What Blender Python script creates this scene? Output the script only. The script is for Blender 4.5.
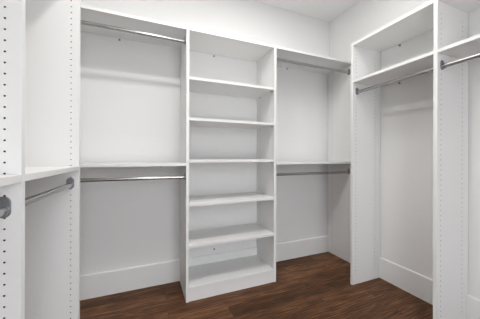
import bpy, bmesh, math
from mathutils import Matrix, Vector

for o in list(bpy.data.objects):
    bpy.data.objects.remove(o)
SC = bpy.context.scene
COL = SC.collection

# ---------------------------------------------------------------- camera, world, light, exposure
cam_d = bpy.data.cameras.new('camera')
cam = bpy.data.objects.new('camera', cam_d)
COL.objects.link(cam)
cam_d.sensor_width = 36.0
cam_d.lens = 230.94 / 480 * 36.0
cam_d.shift_y = -3.0 / 480
cam_d.clip_start = 0.02
cam.location = (0.0, -2.168, 1.134)
cam.rotation_euler = (Matrix.Rotation(math.radians(-22.28), 3, 'Z') @ Matrix.Rotation(math.radians(90), 3, 'X') @ Matrix.Rotation(math.radians(0.135), 3, 'Z')).to_euler()
SC.camera = cam

W = bpy.data.worlds.new('world')
SC.world = W
W.use_nodes = True
bg = W.node_tree.nodes['Background']
bg.inputs[0].default_value = (0.92, 0.955, 1.0, 1)       # daylight of the room beyond the doorway
bg.inputs[1].default_value = 4.9

lamp_d = bpy.data.lights.new('ceiling_lamp', 'AREA')
lamp_d.energy = 10.5
lamp_d.color = (1.0, 0.985, 0.955)
lamp_d.shape = 'DISK'
lamp_d.size = 0.13
lamp = bpy.data.objects.new('ceiling_lamp', lamp_d)
lamp.location = (0.08, -1.15, 2.735)
COL.objects.link(lamp)

soft_d = bpy.data.lights.new('soft_fill_light', 'AREA')   # added broad fill just under the ceiling, not a fixture of the closet
soft_d.shape = 'DISK'
soft_d.size = 0.9
soft_d.energy = 14
soft_d.color = (1.0, 0.99, 0.975)
soft = bpy.data.objects.new('soft_fill_light', soft_d)
soft.location = (0.95, -1.1, 2.74)
COL.objects.link(soft)

SC.view_settings.view_transform = 'Standard'
SC.view_settings.look = 'None'
SC.view_settings.gamma = 1.0
SC.view_settings.use_curve_mapping = False
SC.view_settings.exposure = 0.0

# ---------------------------------------------------------------- materials
def srgb(r, g, b):
    f = lambda c: (c / 255 / 12.92) if c / 255 <= 0.04045 else ((c / 255 + 0.055) / 1.055) ** 2.4
    return (f(r), f(g), f(b), 1)

def mat(name, col, rough=0.5, metal=0.0, spec=0.5, bump=0.0, bscale=200.0):
    m = bpy.data.materials.new(name)
    m.use_nodes = True
    nt = m.node_tree
    p = nt.nodes['Principled BSDF']
    p.inputs['Base Color'].default_value = col
    p.inputs['Roughness'].default_value = rough
    p.inputs['Metallic'].default_value = metal
    p.inputs['Specular IOR Level'].default_value = spec
    tc = nt.nodes.new('ShaderNodeTexCoord')
    n = nt.nodes.new('ShaderNodeTexNoise')
    n.inputs['Scale'].default_value = bscale
    n.inputs['Detail'].default_value = 3
    nt.links.new(tc.outputs['Object'], n.inputs['Vector'])
    if bump:
        b = nt.nodes.new('ShaderNodeBump')
        b.inputs['Strength'].default_value = bump
        b.inputs['Distance'].default_value = 0.001
        nt.links.new(n.outputs['Fac'], b.inputs['Height'])
        nt.links.new(b.outputs['Normal'], p.inputs['Normal'])
    # very slight tone variation in the surface
    mx = nt.nodes.new('ShaderNodeMix')
    mx.data_type = 'RGBA'
    mx.inputs['A'].default_value = col
    mx.inputs['B'].default_value = (col[0] * .97, col[1] * .97, col[2] * .97, 1)
    nt.links.new(n.outputs['Fac'], mx.inputs['Factor'])
    nt.links.new(mx.outputs['Result'], p.inputs['Base Color'])
    return m

M_WALL = mat('painted_wall', srgb(238, 237.5, 236.5), 0.85, bump=0.15, bscale=260, spec=0.2)
M_CEIL = mat('painted_ceiling', srgb(245, 245, 244), 0.9, bump=0.2, bscale=300, spec=0.1)
M_TRIM = mat('gloss_white_trim', srgb(238, 238, 237), 0.4)
M_WHITE = mat('white_melamine', srgb(238, 237.5, 236.5), 0.42, spec=0.4)
M_EDGE = mat('white_edge_band', srgb(240, 240, 238), 0.35)
M_CORE = mat('chipboard_hole', srgb(70, 62, 55), 0.9, bscale=900)
M_METAL = mat('satin_nickel', srgb(180, 179, 178), 0.26, metal=1.0)
M_ZINC = mat('cast_zinc', srgb(150, 151, 154), 0.5, metal=1.0)

def wood_floor():
    m = bpy.data.materials.new('dark_oak_planks')
    m.use_nodes = True
    nt = m.node_tree; N = nt.nodes; L = nt.links
    p = N['Principled BSDF']
    tc = N.new('ShaderNodeTexCoord')
    mp = N.new('ShaderNodeMapping')
    mp.inputs['Location'].default_value = (0.57, 0.02, 0)
    L.new(tc.outputs['Object'], mp.inputs['Vector'])
    br = N.new('ShaderNodeTexBrick')
    br.inputs['Color1'].default_value = (0, 0, 0, 1)
    br.inputs['Color2'].default_value = (1, 1, 1, 1)
    br.inputs['Mortar'].default_value = (0.5, 0.5, 0.5, 1)
    br.inputs['Scale'].default_value = 1.0
    br.inputs['Mortar Size'].default_value = 0.0011
    br.inputs['Mortar Smooth'].default_value = 0.2
    br.inputs['Brick Width'].default_value = 1.15
    br.inputs['Row Height'].default_value = 0.125
    br.offset = 0.37; br.offset_frequency = 2
    L.new(mp.outputs['Vector'], br.inputs['Vector'])
    # per-plank shift of the grain
    sx = N.new('ShaderNodeVectorMath'); sx.operation = 'MULTIPLY_ADD'
    sx.inputs[1].default_value = (7.3, 3.1, 5.0)
    L.new(br.outputs['Color'], sx.inputs[0])
    L.new(tc.outputs['Object'], sx.inputs[2])
    st = N.new('ShaderNodeMapping')
    st.inputs['Scale'].default_value = (1.1, 8.5, 1.0)
    L.new(sx.outputs['Vector'], st.inputs['Vector'])
    n1 = N.new('ShaderNodeTexNoise')
    n1.inputs['Scale'].default_value = 2.6; n1.inputs['Detail'].default_value = 8
    n1.inputs['Roughness'].default_value = 0.68; n1.inputs['Distortion'].default_value = 0.7
    L.new(st.outputs['Vector'], n1.inputs['Vector'])
    st2 = N.new('ShaderNodeMapping')
    st2.inputs['Scale'].default_value = (3.5, 9.0, 1.0)
    L.new(sx.outputs['Vector'], st2.inputs['Vector'])
    n2 = N.new('ShaderNodeTexNoise')
    n2.inputs['Scale'].default_value = 1.3; n2.inputs['Detail'].default_value = 3
    L.new(st2.outputs['Vector'], n2.inputs['Vector'])
    wv = N.new('ShaderNodeTexWave')      # cathedral figure of the oak
    wv.wave_type = 'BANDS'; wv.bands_direction = 'Y'
    wv.inputs['Scale'].default_value = 9.0; wv.inputs['Distortion'].default_value = 9.0
    wv.inputs['Detail'].default_value = 3.0; wv.inputs['Detail Scale'].default_value = 0.9
    ws = N.new('ShaderNodeMapping'); ws.inputs['Scale'].default_value = (0.55, 1.6, 1.0)
    L.new(sx.outputs['Vector'], ws.inputs['Vector'])
    L.new(ws.outputs['Vector'], wv.inputs['Vector'])
    gx = N.new('ShaderNodeMix'); gx.data_type = 'FLOAT'
    gx.inputs['Factor'].default_value = 0.14
    L.new(n1.outputs['Fac'], gx.inputs['A']); L.new(wv.outputs['Fac'], gx.inputs['B'])
    r1 = N.new('ShaderNodeValToRGB')
    e = r1.color_ramp.elements
    e[0].position = 0.30; e[0].color = srgb(62, 38, 24)
    e[1].position = 0.72; e[1].color = srgb(148, 106, 71)
    k = r1.color_ramp.elements.new(0.5); k.color = srgb(103, 68, 44)
    L.new(gx.outputs['Result'], r1.inputs['Fac'])
    r2 = N.new('ShaderNodeMapRange')
    r2.inputs['From Min'].default_value = 0.3; r2.inputs['From Max'].default_value = 0.7
    r2.inputs['To Min'].default_value = 0.68; r2.inputs['To Max'].default_value = 1.22
    L.new(n2.outputs['Fac'], r2.inputs['Value'])
    r3 = N.new('ShaderNodeMapRange')
    r3.inputs['To Min'].default_value = 0.66; r3.inputs['To Max'].default_value = 1.18
    L.new(br.outputs['Color'], r3.inputs['Value'])
    mu = N.new('ShaderNodeMath'); mu.operation = 'MULTIPLY'
    L.new(r2.outputs['Result'], mu.inputs[0]); L.new(r3.outputs['Result'], mu.inputs[1])
    gm = N.new('ShaderNodeMapRange')     # seams between planks
    gm.inputs['To Min'].default_value = 1.0; gm.inputs['To Max'].default_value = 0.45
    L.new(br.outputs['Fac'], gm.inputs['Value'])
    mu2 = N.new('ShaderNodeMath'); mu2.operation = 'MULTIPLY'
    L.new(mu.outputs['Value'], mu2.inputs[0]); L.new(gm.outputs['Result'], mu2.inputs[1])
    sc = N.new('ShaderNodeVectorMath'); sc.operation = 'SCALE'
    L.new(r1.outputs['Color'], sc.inputs[0]); L.new(mu2.outputs['Value'], sc.inputs['Scale'])
    L.new(sc.outputs['Vector'], p.inputs['Base Color'])
    p.inputs['Roughness'].default_value = 0.5
    p.inputs['Specular IOR Level'].default_value = 0.22
    b = N.new('ShaderNodeBump'); b.inputs['Strength'].default_value = 0.25; b.inputs['Distance'].default_value = 0.002
    L.new(n1.outputs['Fac'], b.inputs['Height'])
    L.new(b.outputs['Normal'], p.inputs['Normal'])
    return m
M_FLOOR = wood_floor()

# ---------------------------------------------------------------- mesh helpers
def link(name, bm, mats, parent=None, smooth=False):
    me = bpy.data.meshes.new(name)
    bmesh.ops.recalc_face_normals(bm, faces=bm.faces)
    bm.to_mesh(me); bm.free()
    for m in (mats if isinstance(mats, (list, tuple)) else [mats]):
        me.materials.append(m)
    if smooth:
        for p in me.polygons: p.use_smooth = True
        try: me.set_sharp_from_angle(angle=math.radians(40))
        except Exception: pass
    o = bpy.data.objects.new(name, me)
    COL.objects.link(o)
    if parent is not None:
        o.parent = parent
        o.matrix_parent_inverse = Matrix.Translation(parent.matrix_basis.translation).inverted()
    return o

def add_box(bm, x0, x1, y0, y1, z0, z1, bevel=0.0, mi=0):
    r = bmesh.ops.create_cube(bm, size=1.0)
    vs = r['verts']
    for v in vs:
        v.co = ((x0 + x1) / 2 + v.co.x * (x1 - x0), (y0 + y1) / 2 + v.co.y * (y1 - y0), (z0 + z1) / 2 + v.co.z * (z1 - z0))
    fs = {f for v in vs for f in v.link_faces}
    for f in fs: f.material_index = mi
    if bevel:
        es = {e for v in vs for e in v.link_edges}
        bmesh.ops.bevel(bm, geom=list(es), offset=bevel, segments=2, affect='EDGES', profile=0.6)
    return vs

def box(name, x0, x1, y0, y1, z0, z1, m, parent=None, bevel=0.0):
    bm = bmesh.new()
    add_box(bm, x0, x1, y0, y1, z0, z1, bevel)
    return link(name, bm, m, parent)

def add_cyl(bm, a, b, r, seg=24):
    a = Vector(a); b = Vector(b)
    q = (b - a).to_track_quat('Z', 'Y').to_matrix().to_4x4()
    mtx = Matrix.Translation((a + b) / 2) @ q
    return bmesh.ops.create_cone(bm, cap_ends=True, segments=seg, radius1=r, radius2=r, depth=(b - a).length, matrix=mtx)['verts']

def structure(o):
    o['kind'] = 'structure'
    return o

def thing(name, label, cat, loc, group=None):
    o = bpy.data.objects.new(name, None)
    o.empty_display_size = 0.1
    o.location = loc
    COL.objects.link(o)
    o['label'] = label
    o['category'] = cat
    if group: o['group'] = group
    return o

# ---------------------------------------------------------------- measures (metres)
XL, XR = -0.693, 2.052          # left and right walls
YF = -3.05                      # wall behind the camera
HC = 2.756                      # ceiling
D = 0.356                       # depth of every unit
G = 0.005                       # gap between units and wall
HT = 2.139                      # top of every unit
T = 0.022                       # board thickness
BH, BT = 0.19, 0.015            # baseboard
XF_L, XF_R = -0.337, 1.696      # fronts of the left and right units
YA, YB, YC = -0.657, -1.296, -1.930
TX0, TX1 = 0.293, 1.098         # shelf tower

# ---------------------------------------------------------------- room shell
structure(box('floor', XL - .1, XR + .1, YF - 1.2, .1, -.1, 0, M_FLOOR))
structure(box('ceiling', XL - .1, XR + .1, YF - .1, .1, HC, HC + .1, M_CEIL))
structure(box('wall_back', XL - .1, XR + .1, 0, .1, 0, HC, M_WALL))
structure(box('wall_left', XL - .1, XL, YF - .1, 0, 0, HC, M_WALL))
structure(box('wall_right', XR, XR + .1, YF - .1, 0, 0, HC, M_WALL))
bm = bmesh.new()                # wall behind the camera with an open doorway
add_box(bm, XL, -0.05, YF - .1, YF, 0, HC)
add_box(bm, 1.05, XR, YF - .1, YF, 0, HC)
add_box(bm, -0.05, 1.05, YF - .1, YF, 2.10, HC)
structure(link('wall_front', bm, M_WALL))

def baseboard(name, axis, a0, a1, face, sgn):
    """axis: the run; face: wall plane; sgn: direction into the room"""
    bm = bmesh.new()
    prof = [(0, 0), (BT, 0), (BT, BH - .006), (BT - .005, BH), (0, BH)]
    ends = []
    for a in (a0, a1):
        vs = []
        for u, z in prof:
            p = (a, face + sgn * u, z) if axis == 'x' else (face + sgn * u, a, z)
            vs.append(bm.verts.new(p))
        ends.append(vs)
    n = len(prof)
    for i in range(n):
        bm.faces.new((ends[0][i], ends[0][(i + 1) % n], ends[1][(i + 1) % n], ends[1][i]))
    bm.faces.new(ends[0]); bm.faces.new(list(reversed(ends[1])))
    return structure(link(name, bm, M_TRIM))
baseboard('baseboard_back', 'x', XL, XR, 0, -1)
baseboard('baseboard_left', 'y', YF, -BT, XL, 1)
baseboard('baseboard_right', 'y', YF, -BT, XR, -1)

# ---------------------------------------------------------------- upright panels with rows of shelf-pin holes
PITCH, HOLE_R, HOLE_D = 0.032, 0.0030, 0.012
HZ0 = 0.075
def panel(name, fr, parent, faces=(True, True)):
    """fr(u, v, w) -> world; u from the front edge to the back, v up, w through the thickness 0..T.
    faces: which of the two broad faces (w=0, w=T) is drilled."""
    bm = bmesh.new()
    depth = D - G
    V = lambda u, v, w: bm.verts.new(fr(u, v, w))
    def quad(pts, mi=0):
        f = bm.faces.new([V(*p) for p in pts]); f.material_index = mi
    nb = depth - (BT - G) - 0.001        # notch round the baseboard
    nh = BH + 0.002
    cols = (0.038, 0.278)
    hw = PITCH / 4
    nhole = int((HT - 0.06 - HZ0) / PITCH)
    z1 = HZ0 + nhole * PITCH
    for w, drilled in ((0, faces[0]), (T, faces[1])):
        inn = HOLE_D if w == 0 else -HOLE_D
        def rect(u0, u1, v0, v1):
            quad([(u0, v0, w), (u1, v0, w), (u1, v1, w), (u0, v1, w)])
        if not drilled:
            rect(0, nb, 0, HT); rect(nb, depth, nh, HT)
            continue
        br = [0, cols[0] - hw, cols[0] + hw, cols[1] - hw, cols[1] + hw, nb]
        for i in (0, 2, 4):
            rect(br[i], br[i + 1], 0, HT)
        rect(nb, depth, nh, HT)
        for c in cols:
            rect(c - hw, c + hw, 0, HZ0); rect(c - hw, c + hw, z1, HT)
            for k in range(nhole):
                zc = HZ0 + (k + .5) * PITCH
                ang = [math.pi / 8 + i * math.pi / 4 for i in range(8)]
                hc = [(c + HOLE_R * math.cos(t), zc + HOLE_R * math.sin(t)) for t in ang]
                q = PITCH / 2
                sq = {0: (c + hw, zc + hw), 1: (c, 0)}
                # outer ring points matching each corner of the octagon
                oc = [(c + hw, zc + q * .4), (c + hw * .4, zc + q), (c - hw * .4, zc + q), (c - hw, zc + q * .4),
                      (c - hw, zc - q * .4), (c - hw * .4, zc - q), (c + hw * .4, zc - q), (c + hw, zc - q * .4)]
                corner = {0: (c + hw, zc + q), 2: (c - hw, zc + q), 4: (c - hw, zc - q), 6: (c + hw, zc - q)}
                for i in range(8):
                    j = (i + 1) % 8
                    pts = [hc[i] + (w,), oc[i] + (w,)]
                    if i in corner: pts.append(corner[i] + (w,))
                    pts += [oc[j] + (w,), hc[j] + (w,)]
                    quad(pts)
                    quad([hc[i] + (w,), hc[j] + (w,), hc[j] + (w + inn,), hc[i] + (w + inn,)], 1)
                quad([h + (w + inn,) for h in hc], 1)
    # edges
    quad([(0, 0, 0), (0, 0, T), (0, HT, T), (0, HT, 0)], 2)
    quad([(0, HT, 0), (0, HT, T), (depth, HT, T), (depth, HT, 0)], 2)
    quad([(depth, nh, 0), (depth, nh, T), (depth, HT, T), (depth, HT, 0)])
    quad([(nb, nh, 0), (nb, nh, T), (depth, nh, T), (depth, nh, 0)])
    quad([(nb, 0, 0), (nb, 0, T), (nb, nh, T), (nb, nh, 0)])
    quad([(0, 0, 0), (0, 0, T), (nb, 0, T), (nb, 0, 0)])
    bmesh.ops.remove_doubles(bm, verts=bm.verts, dist=1e-5)
    return link(name, bm, [M_WHITE, M_CORE, M_EDGE], parent)

# frames: panels standing off the back wall (front towards -y), the left wall (front towards +x), the right wall (front towards -x)
def fr_back(x0):  return lambda u, v, w: (x0 + w, -D + u, v)
def fr_left(y0):  return lambda u, v, w: (XF_L - u, y0 + w, v)
def fr_right(y0): return lambda u, v, w: (XF_R + u, y0 + w, v)

# boards (shelves) between two panels: coordinates along the run (a0..a1), depth measured from the front edge
def board(name, side, a0, a1, z0, parent, front=0.0, back=None, th=T):
    back = D - G - 0.003 if back is None else back
    e = 0.0004
    a0 += e; a1 -= e
    bm = bmesh.new()
    if side == 'back':    b = (a0, a1, -D + front, -D + back)
    elif side == 'right': b = (XF_R + front, XF_R + back, a0, a1)
    else:                 b = (XF_L - back, XF_L - front, a0, a1)
    add_box(bm, *b, z0, z0 + th, bevel=0.0012)
    return link(name, bm, [M_WHITE], parent)

ROD_R = 0.0130
def rod(side, a0, a1, z, parent, off=0.040):
    """A clothes rod across the run a0..a1 with an oblong zinc socket at either end."""
    def pt(a, du=0.0, dz=0.0):
        if side == 'back':  return Vector((a, -D + off + du, z + dz))
        if side == 'right': return Vector((XF_R + off + du, a, z + dz))
        return Vector((XF_L - off - du, a, z + dz))
    bm = bmesh.new()
    add_cyl(bm, pt(a0 + .0055), pt(a1 - .0055), ROD_R, 28)
    r = link('clothes_rod', bm, M_METAL, parent, smooth=True)
    for a, s in ((a0, 1), (a1, -1)):
        bm = bmesh.new()
        # oblong flange against the panel
        prof = []
        hw, lo, hi = 0.0175, -0.004, 0.023
        for i in range(13):
            t = math.pi * i / 12; prof.append((hw * math.cos(t), hi + hw * math.sin(t)))
        for i in range(13):
            t = math.pi + math.pi * i / 12; prof.append((hw * math.cos(t), lo + hw * math.sin(t)))
        r0 = [bm.verts.new(pt(a + s * .0004, *q)) for q in prof]
        r1 = [bm.verts.new(pt(a + s * .0036, *q)) for q in prof]
        r2 = [bm.verts.new(pt(a + s * .0050, q[0] * .9, (q[1] - .010) * .93 + .010)) for q in prof]
        n = len(prof)
        for A, B in ((r0, r1), (r1, r2)):
            for i in range(n):
                bm.faces.new((A[i], A[(i + 1) % n], B[(i + 1) % n], B[i]))
        bm.faces.new(r0); bm.faces.new(r2)
        # open-topped cup the rod lies in
        ri, ro = ROD_R + .0004, ROD_R + .0036
        prev = None
        for i in range(17):
            t = math.radians(170) + math.radians(200) * i / 16
            c, q = math.cos(t), math.sin(t)
            ring = [bm.verts.new(pt(a + s * d_, rr * c, rr * q)) for d_, rr in ((.0045, ri), (.0045, ro), (.017, ro), (.017, ri))]
            if prev:
                for k in range(4):
                    bm.faces.new((prev[k], prev[(k + 1) % 4], ring[(k + 1) % 4], ring[k]))
            else: bm.faces.new(ring)
            prev = ring
        bm.faces.new(prev)
        # screw head at the top of the flange
        add_cyl(bm, pt(a + s * .0045, 0, .029), pt(a + s * .0066, 0, .029), .0045, 12)
        link('rod_socket', bm, M_ZINC, r)
    return r

def wall_screw(side, a, z, parent):
    """Small fixing under a board where it meets the wall."""
    bm = bmesh.new()
    if side == 'back': p = lambda d, dz=0: (a, -d, z + dz)
    elif side == 'right': p = lambda d, dz=0: (XR - d, a, z + dz)
    add_cyl(bm, p(.0005), p(.004), .0085, 14)
    add_cyl(bm, p(.004), p(.014), .0045, 12)
    return link('wall_screw', bm, M_ZINC, parent)

def shelf_pins(a0, a1, z, parent):
    for a, s in ((a0, 1), (a1, -1)):
        for y in (-D + .038, -D + .278):
            bm = bmesh.new()
            add_cyl(bm, (a + s * .0005, y, z - .0030), (a + s * .010, y, z - .0030), .0026, 10)
            add_cyl(bm, (a + s * .0005, y, z - .0058), (a + s * .0022, y, z - .0058), .0050, 10)
            link('shelf_pin', bm, M_ZINC, parent)

# ---------------------------------------------------------------- the shelf tower
tw = thing('shelving_tower', 'tall white open shelving tower with six shelves, between two hanging bays',
           'shelving', ((TX0 + TX1) / 2, -D / 2, 0))
panel('side_panel', fr_back(TX0), tw)
panel('side_panel', fr_back(TX1 - T), tw)
a0, a1 = TX0 + T, TX1 - T
tp = board('top_panel', 'back', a0, a1, HT - T, tw)
for z in (1.735, 1.416, 1.086, 0.744, 0.419):
    s = board('shelf', 'back', a0, a1, z, tw)
    shelf_pins(a0, a1, z, s)
board('bottom_shelf', 'back', a0, a1, 0.092, tw, back=D - BT - .001)
box('toe_kick', a0 + .0004, a1 - .0004, -D + .004, -D + .022, 0.0, 0.0915, M_WHITE, tw)
wall_screw('back', 0.613, HT - T - .012, tw)
wall_screw('back', 0.62, 0.235, tw)

# ---------------------------------------------------------------- back wall, bay left of the tower
Z_MID = 1.060
bl = thing('hanging_unit', 'white double hanging bay with two rods on the back wall, left of the shelving tower',
           'wardrobe', ((XL + TX0) / 2, -D / 2, 0), 'built-in hanging bays')
panel('side_panel', fr_back(XL + G), bl, faces=(False, True))
a0, a1 = XL + G + T, TX0
board('top_panel', 'back', a0, a1, HT - T, bl)
board('shelf', 'back', a0, a1, Z_MID, bl)
rod('back', a0, a1, 2.040, bl)
rod('back', a0, a1, 0.970, bl)
wall_screw('back', -0.202, HT - T - .012, bl)
wall_screw('back', 0.13, Z_MID - .012, bl)

# ---------------------------------------------------------------- back wall, corner bay right of the tower
br = thing('hanging_unit', 'white double hanging bay with two rods in the corner, right of the shelving tower',
           'wardrobe', ((XR + TX1) / 2, -D / 2, 0), 'built-in hanging bays')
panel('side_panel', fr_back(XR - G - T), br, faces=(True, False))
a0, a1 = TX1, XR - G - T
board('top_panel', 'back', a0, a1, HT - T, br)
board('shelf', 'back', a0, a1, Z_MID + .002, br)
rod('back', a0, a1, 2.036, br)
rod('back', a0, a1, 0.968, br)
wall_screw('back', 1.448, HT - T - .012, br)

# ---------------------------------------------------------------- right wall, long-hanging bays
ra = thing('hanging_unit', 'white hanging bay with high shelf and single rod on right wall, nearest the corner',
           'wardrobe', (XF_R + D / 2, (YA + YB) / 2, 0), 'built-in hanging bays')
panel('side_panel', fr_right(YA), ra)
panel('side_panel', fr_right(YB), ra)
a0, a1 = YB + T, YA
board('top_panel', 'right', a0, a1, HT - T, ra)
board('shelf', 'right', a0, a1, 1.789, ra)
rod('right', a0, a1, 1.708, ra, off=.046)
wall_screw('right', -0.833, HT - T - .012, ra)
wall_screw('right', -0.83, 1.777, ra)

rb = thing('hanging_unit', 'white high-shelved hanging bay on the right wall, cut off by the right edge',
           'wardrobe', (XF_R + D / 2, (YB + YC) / 2, 0), 'built-in hanging bays')
panel('side_panel', fr_right(YC), rb)
a0, a1 = YC + T, YB
board('top_panel', 'right', a0, a1, HT - T, rb)
board('shelf', 'right', a0, a1, 1.789, rb)
rod('right', a0, a1, 1.708, rb, off=.046)

# ---------------------------------------------------------------- left wall, double-hanging bays
la = thing('hanging_unit', 'white hanging bay on left wall, mid shelf above a rod seen almost full length',
           'wardrobe', (XF_L - D / 2, (YA + YB) / 2, 0), 'built-in hanging bays')
panel('side_panel', fr_left(YA), la)
panel('side_panel', fr_left(YB), la)
a0, a1 = YB + T, YA
board('top_panel', 'left', a0, a1, HT - T, la)
board('shelf', 'left', a0, a1, Z_MID - .003, la)
rod('left', a0, a1, 0.977, la)

lb = thing('hanging_unit', 'white hanging bay on left wall, cut off by left edge, one rod socket showing',
           'wardrobe', (XF_L - D / 2, (YB + YC) / 2, 0), 'built-in hanging bays')
panel('side_panel', fr_left(YC), lb)
a0, a1 = YC + T, YB
board('top_panel', 'left', a0, a1, HT - T, lb)
board('shelf', 'left', a0, a1, Z_MID - .003, lb)
rod('left', a0, a1, 0.977, lb)
